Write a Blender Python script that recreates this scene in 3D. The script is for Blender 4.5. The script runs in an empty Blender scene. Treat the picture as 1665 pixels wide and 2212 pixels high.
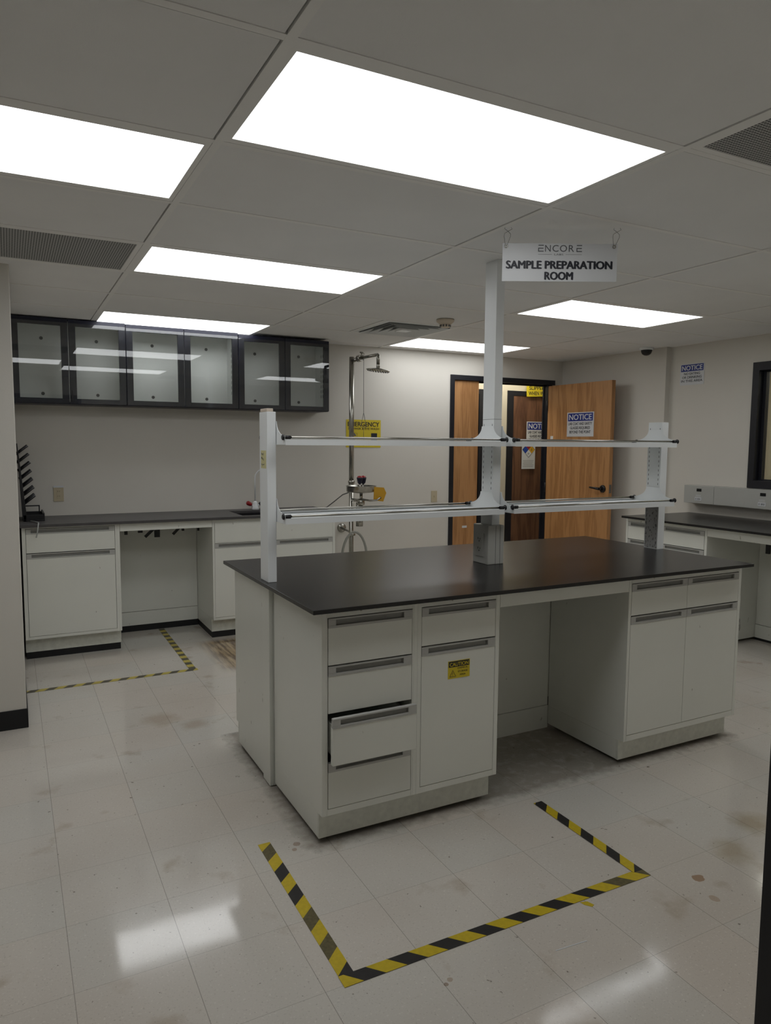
import bpy, math, random
from mathutils import Matrix, Vector
random.seed(7)
PI = math.pi
sc = bpy.context.scene
COL = sc.collection
sc.view_settings.view_transform = 'Standard'
sc.view_settings.look = 'None'
sc.view_settings.gamma = 1.0
sc.view_settings.exposure = 0.32
try: sc.view_settings.use_curve_mapping = False
except Exception: pass

H = 2.362                    # ceiling height
GX, GY = 1.2192, 0.6096      # ceiling grid
YW = 4.378                   # back wall

# ------------------------------------------------------------------ materials
def s2l(c):
    return tuple(((v/255)/12.92 if v/255 <= .04045 else ((v/255+.055)/1.055)**2.4) for v in c)
def mat(name, rgb, rough=.5, metal=0., spec=.5, var=0., vscale=6., bump=0., bscale=200., lin=False):
    m = bpy.data.materials.new(name); m.use_nodes = True
    nt = m.node_tree; b = nt.nodes['Principled BSDF']
    c = rgb if lin else s2l(rgb)
    b.inputs['Base Color'].default_value = (*c, 1)
    b.inputs['Roughness'].default_value = rough
    b.inputs['Metallic'].default_value = metal
    b.inputs['Specular IOR Level'].default_value = spec
    tc = nt.nodes.new('ShaderNodeTexCoord')
    n = nt.nodes.new('ShaderNodeTexNoise'); n.inputs['Scale'].default_value = vscale; n.inputs['Detail'].default_value = 5
    nt.links.new(tc.outputs['Object'], n.inputs['Vector'])
    r = nt.nodes.new('ShaderNodeMapRange')
    r.inputs['From Min'].default_value = .3; r.inputs['From Max'].default_value = .7
    r.inputs['To Min'].default_value = 1-max(var, .01); r.inputs['To Max'].default_value = 1+max(var, .01)
    nt.links.new(n.outputs['Fac'], r.inputs['Value'])
    mx = nt.nodes.new('ShaderNodeMix'); mx.data_type = 'RGBA'; mx.blend_type = 'MULTIPLY'
    mx.inputs['Factor'].default_value = 1; mx.inputs[6].default_value = (*c, 1)
    cb = nt.nodes.new('ShaderNodeCombineColor')
    for k in range(3): nt.links.new(r.outputs['Result'], cb.inputs[k])
    nt.links.new(cb.outputs['Color'], mx.inputs[7])
    nt.links.new(mx.outputs[2], b.inputs['Base Color'])
    if bump:
        n2 = nt.nodes.new('ShaderNodeTexNoise'); n2.inputs['Scale'].default_value = bscale; n2.inputs['Detail'].default_value = 3
        nt.links.new(tc.outputs['Object'], n2.inputs['Vector'])
        bp = nt.nodes.new('ShaderNodeBump'); bp.inputs['Strength'].default_value = bump; bp.inputs['Distance'].default_value = .002
        nt.links.new(n2.outputs['Fac'], bp.inputs['Height']); nt.links.new(bp.outputs['Normal'], b.inputs['Normal'])
    return m
M = {}
M['wall'] = mat('cream wall paint', (213, 209, 200), .55, var=.02, vscale=1.5, bump=.15, bscale=260)
M['hallwall'] = mat('hall wall paint', (205, 196, 176), .6, var=.02, bump=.1)
M['tile'] = mat('ceiling tile', (240, 240, 239), .95, spec=.1, var=.025, vscale=2.2, bump=.3, bscale=420)
M['tee'] = mat('ceiling grid white', (244, 243, 240), .5, var=.01)
M['dark'] = mat('dark cavity', (14, 14, 14), .9)
M['cab'] = mat('off white cabinet enamel', (226, 227, 219), .28, var=.02, vscale=3, bump=.04, bscale=90)
M['cabin'] = mat('cabinet inside grey', (92, 92, 90), .6)
M['toe'] = mat('scuffed toe kick enamel', (214, 215, 205), .45, var=.08, vscale=40, bump=.1)
M['pull'] = mat('grey extruded pull', (182, 182, 178), .42, .1, var=.03, vscale=30)
M['pullshade'] = mat('shaded grey pull recess', (138, 138, 134), .5, .1, var=.04, vscale=60)  # pull colour darkened to paint the shade inside the recess
M['counter'] = mat('black epoxy worktop', (24, 22, 22), .27, spec=.45, var=.12, vscale=9, bump=.05, bscale=300)
M['counterg'] = mat('worn grey black worktop', (74, 72, 72), .42, spec=.5, var=.10, vscale=14, bump=.05)
M['black'] = mat('black plastic', (20, 20, 23), .4)
M['blackp'] = mat('black frame paint', (24, 25, 32), .4, var=.03)
M['navy'] = mat('near black blue frame', (18, 20, 42), .35, var=.03)
M['rubber'] = mat('black rubber base and gap shade', (17, 17, 20), .6)
M['white'] = mat('white metal', (228, 231, 231), .42, var=.01)
M['whitein'] = mat('white cabinet lining', (254, 255, 252), .8, var=.02)
M['chrome'] = mat('chrome', (176, 174, 166), .2, 1.)
M['steel'] = mat('stainless steel', (170, 168, 160), .24, 1., var=.08, vscale=50)
M['grey'] = mat('raceway grey', (178, 178, 172), .4, var=.015)
M['greyd'] = mat('grey plastic', (96, 96, 94), .5)
M['ivory'] = mat('ivory plastic', (190, 178, 150), .45)
M['cream'] = mat('cream plastic', (214, 200, 180), .5)
M['yellow'] = mat('sign yellow', (212, 190, 40), .5, var=.02)
M['tapey'] = mat('tape yellow', (196, 172, 30), .45, var=.09, vscale=60)
M['tapek'] = mat('tape black', (34, 32, 32), .5, var=.2, vscale=40)
M['tapeo'] = mat('worn tape olive black', (92, 84, 52), .6, var=.25, vscale=90)
M['tapeyp'] = mat('faded tape yellow', (190, 174, 84), .5, var=.10, vscale=60)
M['tapekp'] = mat('faded tape grey', (88, 84, 70), .5, var=.12, vscale=60)
M['signw'] = mat('sign white', (208, 210, 212), .4)
M['signd'] = mat('sign dark lettering', (26, 28, 38), .5)
M['signg'] = mat('logo grey lettering', (82, 84, 88), .5)
M['blue'] = mat('notice blue', (28, 46, 130), .45)
M['nblue'] = mat('diamond blue', (40, 72, 160), .45)
M['nred'] = mat('diamond red', (150, 34, 44), .45)
M['nyel'] = mat('diamond yellow', (206, 160, 40), .45)
M['red'] = mat('red handle', (150, 22, 26), .4)
M['dblue'] = mat('dark blue handle', (24, 24, 46), .4)
M['orange'] = mat('tag amber', (206, 156, 36), .5)
M['paper'] = mat('paper yellow', (206, 200, 150), .7)
M['pink'] = mat('tan sticker', (206, 192, 176), .6)
M['hose'] = mat('grey hose', (150, 150, 142), .4)
M['clear'] = mat('clear tube', (170, 174, 172), .2)

def oak(name, c1, c2, rough=.45):
    m = bpy.data.materials.new(name); m.use_nodes = True
    nt = m.node_tree; b = nt.nodes['Principled BSDF']; b.inputs['Roughness'].default_value = rough
    tc = nt.nodes.new('ShaderNodeTexCoord')
    mp = nt.nodes.new('ShaderNodeMapping'); mp.inputs['Scale'].default_value = (5.5, 5.5, .55)
    nt.links.new(tc.outputs['Object'], mp.inputs['Vector'])
    w = nt.nodes.new('ShaderNodeTexNoise'); w.inputs['Scale'].default_value = 1.6; w.inputs['Detail'].default_value = 2
    nt.links.new(mp.outputs['Vector'], w.inputs['Vector'])
    ml = nt.nodes.new('ShaderNodeMath'); ml.operation = 'MULTIPLY'; ml.inputs[1].default_value = 26
    nt.links.new(w.outputs['Fac'], ml.inputs[0])
    sn = nt.nodes.new('ShaderNodeMath'); sn.operation = 'SINE'; nt.links.new(ml.outputs[0], sn.inputs[0])
    mp2 = nt.nodes.new('ShaderNodeMapping'); mp2.inputs['Scale'].default_value = (160, 160, 7)
    nt.links.new(tc.outputs['Object'], mp2.inputs['Vector'])
    n2 = nt.nodes.new('ShaderNodeTexNoise'); n2.inputs['Scale'].default_value = 1; n2.inputs['Detail'].default_value = 4
    nt.links.new(mp2.outputs['Vector'], n2.inputs['Vector'])
    ad = nt.nodes.new('ShaderNodeMath'); ad.operation = 'MULTIPLY_ADD'; ad.inputs[1].default_value = .16
    nt.links.new(sn.outputs[0], ad.inputs[0]); nt.links.new(n2.outputs['Fac'], ad.inputs[2])
    cr = nt.nodes.new('ShaderNodeValToRGB')
    cr.color_ramp.elements[0].position = .28; cr.color_ramp.elements[0].color = (*s2l(c2), 1)
    cr.color_ramp.elements[1].position = .62; cr.color_ramp.elements[1].color = (*s2l(c1), 1)
    nt.links.new(ad.outputs[0], cr.inputs['Fac']); nt.links.new(cr.outputs['Color'], b.inputs['Base Color'])
    return m
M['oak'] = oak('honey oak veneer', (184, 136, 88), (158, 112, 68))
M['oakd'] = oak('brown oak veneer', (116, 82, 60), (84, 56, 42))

def emit(name, rgb, s):
    m = bpy.data.materials.new(name); m.use_nodes = True
    nt = m.node_tree; nt.nodes.remove(nt.nodes['Principled BSDF'])
    e = nt.nodes.new('ShaderNodeEmission'); e.inputs['Color'].default_value = (*rgb, 1); e.inputs['Strength'].default_value = s
    nt.links.new(e.outputs[0], nt.nodes['Material Output'].inputs[0]); return m
M['lamp'] = emit('lit diffuser', (.975, .988, 1.0), 3.3)
M['hallfill'] = emit('added hall fill diffuser', (1, .96, .84), 11.0)  # glow of the added, unseen hall lamp
M['nextfill'] = emit('added next room fill diffuser', (1, .98, .86), 5.5)  # glow of the added, unseen lamp behind the window

def glass(name, tint=(.985, .995, .99), f0=.12):
    m = bpy.data.materials.new(name); m.use_nodes = True
    nt = m.node_tree; nt.nodes.remove(nt.nodes['Principled BSDF'])
    t = nt.nodes.new('ShaderNodeBsdfTransparent'); t.inputs['Color'].default_value = (*tint, 1)
    g = nt.nodes.new('ShaderNodeBsdfGlossy'); g.inputs['Roughness'].default_value = .01
    fr = nt.nodes.new('ShaderNodeFresnel'); fr.inputs['IOR'].default_value = 1.40
    a = nt.nodes.new('ShaderNodeMath'); a.operation = 'ADD'; a.inputs[1].default_value = f0-.028; a.use_clamp = True
    mx = nt.nodes.new('ShaderNodeMixShader')
    nt.links.new(fr.outputs[0], a.inputs[0]); nt.links.new(a.outputs[0], mx.inputs[0])
    nt.links.new(t.outputs[0], mx.inputs[1]); nt.links.new(g.outputs[0], mx.inputs[2])
    nt.links.new(mx.outputs[0], nt.nodes['Material Output'].inputs[0]); return m
M['glass'] = glass('clear glass pane', f0=.052)

def floor_mat():
    m = bpy.data.materials.new('speckled vinyl tile'); m.use_nodes = True
    nt = m.node_tree; b = nt.nodes['Principled BSDF']; L = nt.links.new
    N = lambda t: nt.nodes.new('ShaderNode'+t)
    def math_(op, a, bb=None, c=None):
        n = N('Math'); n.operation = op
        for i, v in enumerate((a, bb, c)):
            if v is None: continue
            if isinstance(v, (int, float)): n.inputs[i].default_value = v
            else: L(v, n.inputs[i])
        return n.outputs[0]
    def mixc(f, a, c, bt='MIX'):
        n = N('Mix'); n.data_type = 'RGBA'; n.blend_type = bt
        for i, v in ((0, f), (6, a), (7, c)):
            if isinstance(v, (int, float)): n.inputs[i].default_value = v
            elif isinstance(v, tuple): n.inputs[i].default_value = (*v, 1)
            else: L(v, n.inputs[i])
        return n.outputs[2]
    tc = N('TexCoord'); P = tc.outputs['Object']
    sx = N('SeparateXYZ'); L(P, sx.inputs[0])
    u = math_('DIVIDE', math_('SUBTRACT', sx.outputs[0], .141), .3048)
    v = math_('DIVIDE', math_('SUBTRACT', sx.outputs[1], .7535), .3048)
    fu = math_('ABSOLUTE', math_('SUBTRACT', math_('FRACT', u), .5))
    fv = math_('ABSOLUTE', math_('SUBTRACT', math_('FRACT', v), .5))
    mfu = math_('GREATER_THAN', fu, .4968); mfv = math_('GREATER_THAN', fv, .4974)
    line = math_('MAXIMUM', mfu, math_('MULTIPLY', mfv, .7))
    # per tile tint
    cx = N('CombineXYZ'); L(math_('FLOOR', u), cx.inputs[0]); L(math_('FLOOR', v), cx.inputs[1])
    wn = N('TexWhiteNoise'); wn.noise_dimensions = '2D'; L(cx.outputs[0], wn.inputs['Vector'])
    base = mixc(wn.outputs['Value'], s2l((206, 199, 189)), s2l((202, 199, 191)))
    def noise(s, d=3, off=0):
        n = N('TexNoise'); n.inputs['Scale'].default_value = s; n.inputs['Detail'].default_value = d
        mp = N('Mapping'); mp.inputs['Location'].default_value = (off, off*.7, 0); L(P, mp.inputs[0]); L(mp.outputs[0], n.inputs['Vector'])
        return n.outputs['Fac']
    def step(x, a, bb):
        n = N('MapRange'); n.inputs['From Min'].default_value = a; n.inputs['From Max'].default_value = bb; L(x, n.inputs['Value']); return n.outputs['Result']
    base = mixc(math_('MULTIPLY', step(noise(1.1, 4), .42, .68), .35), base, s2l((184, 170, 154)))
    # fine chips
    base = mixc(math_('MULTIPLY', step(noise(150, 2, 3), .62, .70), .35), base, s2l((142, 136, 124)))
    base = mixc(math_('MULTIPLY', step(noise(120, 2, 9), .62, .70), .35), base, s2l((232, 228, 218)))
    base = mixc(math_('MULTIPLY', step(noise(55, 3, 15), .70, .74), .65), base, s2l((92, 82, 68)))
    base = mixc(math_('MULTIPLY', step(noise(26, 4, 21), .715, .75), .75), base, s2l((82, 66, 48)))
    base = mixc(math_('MULTIPLY', step(noise(5, 5, 31), .62, .72), .4), base, s2l((150, 128, 98)))
    # distinct stains
    for (x, y, r, c, k) in [(1.496, .041, .022, (150, 116, 84), .8), (1.45, -.06, .018, (160, 130, 100), .5), (.855, .16, .02, (160, 135, 108), .5),
                            (.45, .02, .008, (120, 86, 60), .6), (.47, .03, .010, (150, 120, 90), .5), (.33, .87, .014, (130, 92, 62), .5), (.31, .84, .01, (140, 104, 74), .5),
                            (2.0, .2, .10, (150, 128, 84), .5), (1.75, .1, .10, (150, 128, 84), .45), (.10, 2.35, .12, (150, 120, 84), .35), (.25, 2.2, .09, (150, 120, 84), .35)]:
        d = N('VectorMath'); d.operation = 'DISTANCE'; L(P, d.inputs[0]); d.inputs[1].default_value = (x, y, 0)
        dd = math_('ADD', d.outputs['Value'], math_('MULTIPLY', math_('SUBTRACT', noise(40 if r < .03 else 12, 3, x), .5), r*1.2))
        n = N('MapRange'); n.inputs['From Min'].default_value = r; n.inputs['From Max'].default_value = r*(.9 if r < .03 else .3); L(dd, n.inputs['Value'])
        base = mixc(math_('MULTIPLY', n.outputs['Result'], k), base, s2l(c))
    # brown scraped patch by the sink cabinet
    mp = N('Mapping'); mp.inputs['Rotation'].default_value = (0, 0, .12); mp.inputs['Scale'].default_value = (38, 4, 1); L(P, mp.inputs[0])
    ns = N('TexNoise'); ns.inputs['Scale'].default_value = 1; ns.inputs['Detail'].default_value = 6; L(mp.outputs[0], ns.inputs['Vector'])
    bx = math_('MULTIPLY', step(sx.outputs[0], .60, .72), math_('SUBTRACT', 1, step(sx.outputs[0], 1.3, 1.5)))
    by = math_('MULTIPLY', step(sx.outputs[1], 2.95, 3.1), math_('SUBTRACT', 1, step(sx.outputs[1], 3.72, 3.82)))
    pm = math_('MULTIPLY', math_('MULTIPLY', bx, by), .9)
    base = mixc(pm, base, mixc(step(ns.outputs['Fac'], .38, .6), s2l((96, 74, 50)), s2l((184, 160, 124))))
    # grime and contact shade, both painted dark, at the foot of the island
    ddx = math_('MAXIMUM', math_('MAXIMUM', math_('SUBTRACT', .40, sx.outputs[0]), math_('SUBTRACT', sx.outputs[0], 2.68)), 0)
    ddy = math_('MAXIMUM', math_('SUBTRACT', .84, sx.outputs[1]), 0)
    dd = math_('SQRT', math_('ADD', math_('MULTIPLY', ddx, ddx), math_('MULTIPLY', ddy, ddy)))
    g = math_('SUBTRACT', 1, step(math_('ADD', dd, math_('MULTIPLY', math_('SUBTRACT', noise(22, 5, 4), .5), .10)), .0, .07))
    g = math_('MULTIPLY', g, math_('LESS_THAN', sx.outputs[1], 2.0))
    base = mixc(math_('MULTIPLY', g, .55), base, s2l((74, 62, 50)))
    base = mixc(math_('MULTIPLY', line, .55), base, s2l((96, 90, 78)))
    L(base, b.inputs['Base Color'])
    rg = N('MapRange'); L(noise(3.5, 5, 50), rg.inputs['Value']); rg.inputs['From Min'].default_value = .3; rg.inputs['From Max'].default_value = .7
    rg.inputs['To Min'].default_value = .06; rg.inputs['To Max'].default_value = .12; L(rg.outputs['Result'], b.inputs['Roughness'])
    b.inputs['Specular IOR Level'].default_value = .62
    bp = N('Bump'); bp.inputs['Strength'].default_value = .25; bp.inputs['Distance'].default_value = .0006
    hgt = math_('SUBTRACT', math_('ADD', math_('MULTIPLY', noise(9, 3, 70), .6), math_('MULTIPLY', noise(90, 2, 80), .10)), math_('MULTIPLY', line, .3))
    L(hgt, bp.inputs['Height']); L(bp.outputs['Normal'], b.inputs['Normal'])
    return m
M['floor'] = floor_mat()
def specks(m, rgb, sc_=(30, 30, 12), lo=.715, hi=.74, k=.6):
    nt = m.node_tree; b = nt.nodes['Principled BSDF']; src = b.inputs['Base Color'].links[0].from_socket
    tc = nt.nodes.new('ShaderNodeTexCoord'); mp = nt.nodes.new('ShaderNodeMapping'); mp.inputs['Scale'].default_value = sc_; mp.inputs['Location'].default_value = (3, 1, 2)
    n = nt.nodes.new('ShaderNodeTexNoise'); n.inputs['Scale'].default_value = 1; n.inputs['Detail'].default_value = 3
    r = nt.nodes.new('ShaderNodeMapRange'); r.inputs['From Min'].default_value = lo; r.inputs['From Max'].default_value = hi; r.inputs['To Max'].default_value = k
    mx = nt.nodes.new('ShaderNodeMix'); mx.data_type = 'RGBA'; mx.inputs[7].default_value = (*s2l(rgb), 1)
    L = nt.links.new; L(tc.outputs['Object'], mp.inputs[0]); L(mp.outputs[0], n.inputs['Vector']); L(n.outputs['Fac'], r.inputs['Value'])
    L(r.outputs['Result'], mx.inputs[0]); L(src, mx.inputs[6]); L(mx.outputs[2], b.inputs['Base Color'])
specks(M['cab'], (120, 112, 98))
M['scraped'] = mat('scraped grey metal', (186, 186, 186), .5, .1, var=.06, vscale=20); specks(M['scraped'], (40, 40, 40), (90, 90, 60), .58, .63, .7)

def perf_mat():
    m = bpy.data.materials.new('perforated grille'); m.use_nodes = True
    nt = m.node_tree; b = nt.nodes['Principled BSDF']; b.inputs['Roughness'].default_value = .6
    tc = nt.nodes.new('ShaderNodeTexCoord'); vo = nt.nodes.new('ShaderNodeTexVoronoi'); vo.inputs['Scale'].default_value = 95
    vo.inputs['Randomness'].default_value = 0
    nt.links.new(tc.outputs['Object'], vo.inputs['Vector'])
    r = nt.nodes.new('ShaderNodeValToRGB'); r.color_ramp.elements[0].position = .30; r.color_ramp.elements[0].color = (*s2l((40, 41, 44)), 1)
    r.color_ramp.elements[1].position = .42; r.color_ramp.elements[1].color = (*s2l((186, 186, 184)), 1)
    nt.links.new(vo.outputs['Distance'], r.inputs['Fac']); nt.links.new(r.outputs['Color'], b.inputs['Base Color']); return m
M['perf'] = perf_mat()

# ------------------------------------------------------------------ mesh builder
class MB:
    def __init__(s): s.v = []; s.f = []; s.m = []; s.sm = []
    def _add(s, vs, fs, mi=0, smooth=False):
        o = len(s.v); s.v += [tuple(v) for v in vs]
        for f in fs: s.f.append(tuple(o+i for i in f)); s.m.append(mi); s.sm.append(smooth)
    def box(s, x0, x1, y0, y1, z0, z1, mi=0):
        if x0 > x1: x0, x1 = x1, x0
        if y0 > y1: y0, y1 = y1, y0
        if z0 > z1: z0, z1 = z1, z0
        s._add([(x0,y0,z0),(x1,y0,z0),(x1,y1,z0),(x0,y1,z0),(x0,y0,z1),(x1,y0,z1),(x1,y1,z1),(x0,y1,z1)],
               [(0,3,2,1),(4,5,6,7),(0,1,5,4),(1,2,6,5),(2,3,7,6),(3,0,4,7)], mi); return s
    def prism(s, poly, axis, a, b, mi=0, smooth=False):
        # poly: 2-D points in the two other axes (x:(y,z) y:(x,z) z:(x,y))
        n = len(poly)
        def P(p, t): return {'x': (t, p[0], p[1]), 'y': (p[0], t, p[1]), 'z': (p[0], p[1], t)}[axis]
        vs = [P(p, a) for p in poly]+[P(p, b) for p in poly]
        area = sum(poly[i][0]*poly[(i+1) % n][1]-poly[(i+1) % n][0]*poly[i][1] for i in range(n))
        fl = (area > 0) ^ (a > b) ^ (axis == 'y')
        cap0 = tuple(range(n)); cap1 = tuple(range(n, 2*n))
        s._add(vs, [cap0[::-1] if fl else cap0, cap1 if fl else cap1[::-1]], mi)
        sides = []
        for i in range(n):
            j = (i+1) % n
            q = (i, j, n+j, n+i); sides.append(q if fl else q[::-1])
        o = len(s.v)-2*n
        for q in sides: s.f.append(tuple(o+k for k in q)); s.m.append(mi); s.sm.append(smooth)
        return s
    def tube(s, pts, r, n=12, mi=0, caps=True):
        pts = [Vector(p) for p in pts]; rs = r if isinstance(r, (list, tuple)) else [r]*len(pts)
        o = len(s.v); up = None
        for i, p in enumerate(pts):
            d = (pts[min(i+1, len(pts)-1)]-pts[max(i-1, 0)]).normalized()
            if up is None: up = Vector((0, 0, 1)) if abs(d.z) < .9 else Vector((1, 0, 0))
            a = up.cross(d).normalized(); bb = d.cross(a).normalized(); up = bb
            for k in range(n):
                t = 2*PI*k/n; s.v.append(tuple(p+rs[i]*(math.cos(t)*a+math.sin(t)*bb)))
        for i in range(len(pts)-1):
            for k in range(n):
                s.f.append((o+i*n+k, o+i*n+(k+1) % n, o+(i+1)*n+(k+1) % n, o+(i+1)*n+k)); s.m.append(mi); s.sm.append(True)
        if caps:
            s.f.append(tuple(o+k for k in range(n))[::-1]); s.m.append(mi); s.sm.append(False)
            e = o+(len(pts)-1)*n
            s.f.append(tuple(e+k for k in range(n))); s.m.append(mi); s.sm.append(False)
        return s
    def lathe(s, c, prof, n=24, mi=0):   # prof: (r, z) list, axis z at c
        pts = [(c[0], c[1], c[2]+z) for r, z in prof]
        o = len(s.v)
        for (r, z) in prof:
            for k in range(n):
                t = 2*PI*k/n; s.v.append((c[0]+max(r, 1e-5)*math.cos(t), c[1]+max(r, 1e-5)*math.sin(t), c[2]+z))
        for i in range(len(prof)-1):
            for k in range(n):
                s.f.append((o+i*n+k, o+i*n+(k+1) % n, o+(i+1)*n+(k+1) % n, o+(i+1)*n+k)); s.m.append(mi); s.sm.append(True)
        return s
    def build(s, name, mats, parent=None, bevel=0, seg=2):
        me = bpy.data.meshes.new(name); me.from_pydata(s.v, [], s.f)
        for m in (mats if isinstance(mats, (list, tuple)) else [mats]): me.materials.append(M[m] if isinstance(m, str) else m)
        me.polygons.foreach_set('material_index', s.m); me.polygons.foreach_set('use_smooth', s.sm); me.update()
        o = bpy.data.objects.new(name, me); COL.objects.link(o)
        if parent: o.parent = parent
        if bevel:
            b = o.modifiers.new('bevel', 'BEVEL'); b.width = bevel; b.segments = seg; b.limit_method = 'ANGLE'; b.angle_limit = .9
        return o
def thing(name, label, cat, loc=(0, 0, 0), rz=0, group=None):
    o = bpy.data.objects.new(name, None); COL.objects.link(o); o.empty_display_size = .1
    o.location = loc; o.rotation_euler = (0, 0, rz); o['label'] = label; o['category'] = cat
    if group: o['group'] = group
    return o
def tag(o, label, cat, group=None):
    o['label'] = label; o['category'] = cat
    if group: o['group'] = group
    return o
def struct(o):
    o['kind'] = 'structure'; return o
def copy_tree(o, parent=None):
    c = o.copy(); COL.objects.link(c)
    if parent: c.parent = parent
    for ch in list(o.children): copy_tree(ch, c)
    return c
def text(s, parent, x, z, h, m='signd', y=-.0016, bold=0., xs=1., align='CENTER', width=None, name='lettering'):
    # lettering standing in the parent's x/z plane, facing -y; h = cap height; x centre, z baseline
    cu = bpy.data.curves.new('t', 'FONT'); cu.body = s; cu.align_x = align; cu.size = 1; cu.extrude = 0; cu.resolution_u = 3
    t = bpy.data.objects.new('t', cu); COL.objects.link(t)
    dg = bpy.context.evaluated_depsgraph_get(); dg.update()
    me = bpy.data.meshes.new_from_object(t.evaluated_get(dg))
    bpy.data.objects.remove(t); bpy.data.curves.remove(cu)
    xsb = [v.co.x for v in me.vertices]; w = max(xsb)-min(xsb)
    sz = h/.70
    if width: xs = width/(w*sz)
    off = -(max(xsb)+min(xsb))/2 if align == 'CENTER' else 0
    for v in me.vertices:
        v.co = Vector(((v.co.x+off)*sz*xs, 0, v.co.y*sz))
    if bold:
        vs = [tuple(v.co) for v in me.vertices]; fs = [tuple(p.vertices) for p in me.polygons]; n = len(vs); V2 = []; F2 = []; k = bold*h*1.6
        for q, (dx, dz) in enumerate(((0, 0), (-k, 0), (k, 0), (-k/2, k/2), (k/2, -k/2))):
            V2 += [(x+dx, -.00002*q, z+dz) for x, y_, z in vs]; F2 += [tuple(i+q*n for i in f) for f in fs]
        me = bpy.data.meshes.new(name); me.from_pydata(V2, [], F2); me.update()
    me.materials.clear(); me.materials.append(M[m])
    for p in me.polygons: p.material_index = 0
    me.name = name
    o = bpy.data.objects.new(name, me); COL.objects.link(o); o.parent = parent; o.location = (x, y, z)
    return o

# ------------------------------------------------------------------ camera
cam = bpy.data.cameras.new('camera'); co = bpy.data.objects.new('camera', cam); COL.objects.link(co)
co.location = (-.5723, -1.5564, 1.4936)
co.rotation_euler = (math.radians(84.590), math.radians(-.4258), math.radians(-27.506))
cam.sensor_fit = 'HORIZONTAL'; cam.sensor_width = 36; cam.lens = 1557.79*36/1665
cam.clip_start = .02
sc.camera = co

# ------------------------------------------------------------------ room shell
XL, XF, XN, YF = -2.9, 4.603, 4.66, -1.0
b = MB().box(XL-.1, 7.0, -2.7, 6.6, -.12, 0); struct(b.build('floor', 'floor'))
# back wall with the double door opening
DX0, DX1, DZ = 3.232, 4.452, 2.135
b = MB(); b.box(-.5377, DX0, YW, YW+.12, 0, H+.05); b.box(DX1, XF+.2, YW, YW+.075, 0, H+.05); b.box(DX0, DX1, YW, YW+.12, DZ, H+.05)
struct(b.build('wall_back', 'wall'))
# left block
b = MB().box(XL-.1, -.5377, 2.551, YW+.12, 0, H+.05); struct(b.build('wall_left_return', 'wall', bevel=.004))
b = MB().box(XL-.1, XL, -2.7, 2.551, 0, H+.05); struct(b.build('wall_left', 'wall'))
# right wall : near part with the window opening, far part standing 6 cm proud
WY0, WY1, WZ0, WZ1 = .55, 2.165, 1.205, 2.105
b = MB(); b.box(XN, XN+.16, -1.12, WY0, 0, H+.05); b.box(XN, XN+.09, WY1, 3.031, 0, H+.05)
b.box(XN, XN+.09, WY0, WY1, 0, WZ0); b.box(XN, XN+.09, WY0, WY1, WZ1, H+.05); b.box(XF, XN+.16, 3.031, YW+.12, 0, H+.05)
struct(b.build('wall_right', 'wall'))
# wall behind the photographer, with the doorway
b = MB(); b.box(XL, -.72, -1.12, YF, 0, H+.05); b.box(.33, XN+.16, -1.12, YF, 0, H+.05); b.box(-.72, .33, -1.12, YF, 2.1, H+.05)
struct(b.build('wall_front', 'wall'))
b = MB(); b.box(.287, .335, -1.13, -.99, 0, 2.12); b.box(-.725, -.677, -1.13, -.99, 0, 2.12); b.box(-.677, .287, -1.13, -.99, 2.072, 2.12)
struct(b.build('trim_1', 'blackp'))
b = MB().box(XL-.1, 4.8, -2.8, -2.7, 0, H+.05); struct(b.build('wall_entry', 'wall'))
b = MB().box(4.7, 4.8, -2.7, -1.12, 0, H+.05); struct(b.build('wall_entry_side', 'wall'))
# black base strips
b = MB(); b.box(XL, -.5327, 2.544, 2.551, 0, .102); b.box(-.5377, -.5317, 2.544, 3.80, 0, .102)
struct(b.build('baseboard_left', 'rubber', bevel=.002))
b = MB().box(1.80, 3.20, YW-.007, YW, 0, .102); struct(b.build('baseboard_back', 'rubber'))
b = MB().box(XF-.007, XF, 3.031, YW-.05, 0, .102); struct(b.build('baseboard_right', 'rubber'))

# ------------------------------------------------------------------ ceiling
lights = {(0, 0), (-1, 1), (0, 3), (0, 6), (2, 6), (2, 3), (2, 0)}
skip = {}
b = MB()
b.box(XL, 4.8, -2.7, YW, H+.05, H+.12, 1)
xs_ = [i*GX for i in range(-3, 5)]; ys_ = [j*GY for j in range(-5, 8)]
for i in range(-3, 4):
    for j in range(-5, 8):
        if (i, j) in lights or (i, j) in ((-1, 3),): continue
        x0, x1, y0, y1 = i*GX, (i+1)*GX, j*GY, (j+1)*GY
        parts = [(x0, x1)]
        if (i, j) in ((1, 5), (1, -1)):
            parts = [(x0, x0+.6096)] if j == 5 else [(x0+.6096, x1)]
        for (a, c) in parts:
            a2, c2, d2, e2 = max(a+.0125, XL), min(c-.0175, XN), y0+.0170, min(y1-.0125, YW)
            if a2 >= c2 or d2 >= e2: continue
            b.box(a2, c2, d2, e2, H+.001, H+.03, 0)
struct(b.build('ceiling', ['tile', 'dark']))
b = MB()
for x in xs_:
    if XL < x < XN: b.box(x-.012, x+.012, -2.7, YW, H-.0015, H+.02)
for y in ys_:
    if -2.7 < y < YW: b.box(XL, XN, y-.012, y+.012, H-.001, H+.018)
for (x, y0) in ((GX+.6096, 5*GY), (GX+.6096, -GY)): b.box(x-.012, x+.012, y0, y0+GY, H-.001, H+.018)
b.box(XL, XF, YW-.02, YW, H-.0015, H+.01); b.box(XF-.02, XF, 3.031, YW, H-.0015, H+.01); b.box(XN-.02, XN, -1, 3.031, H-.0015, H+.01)
struct(b.build('trim_2', 'tee'))

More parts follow.
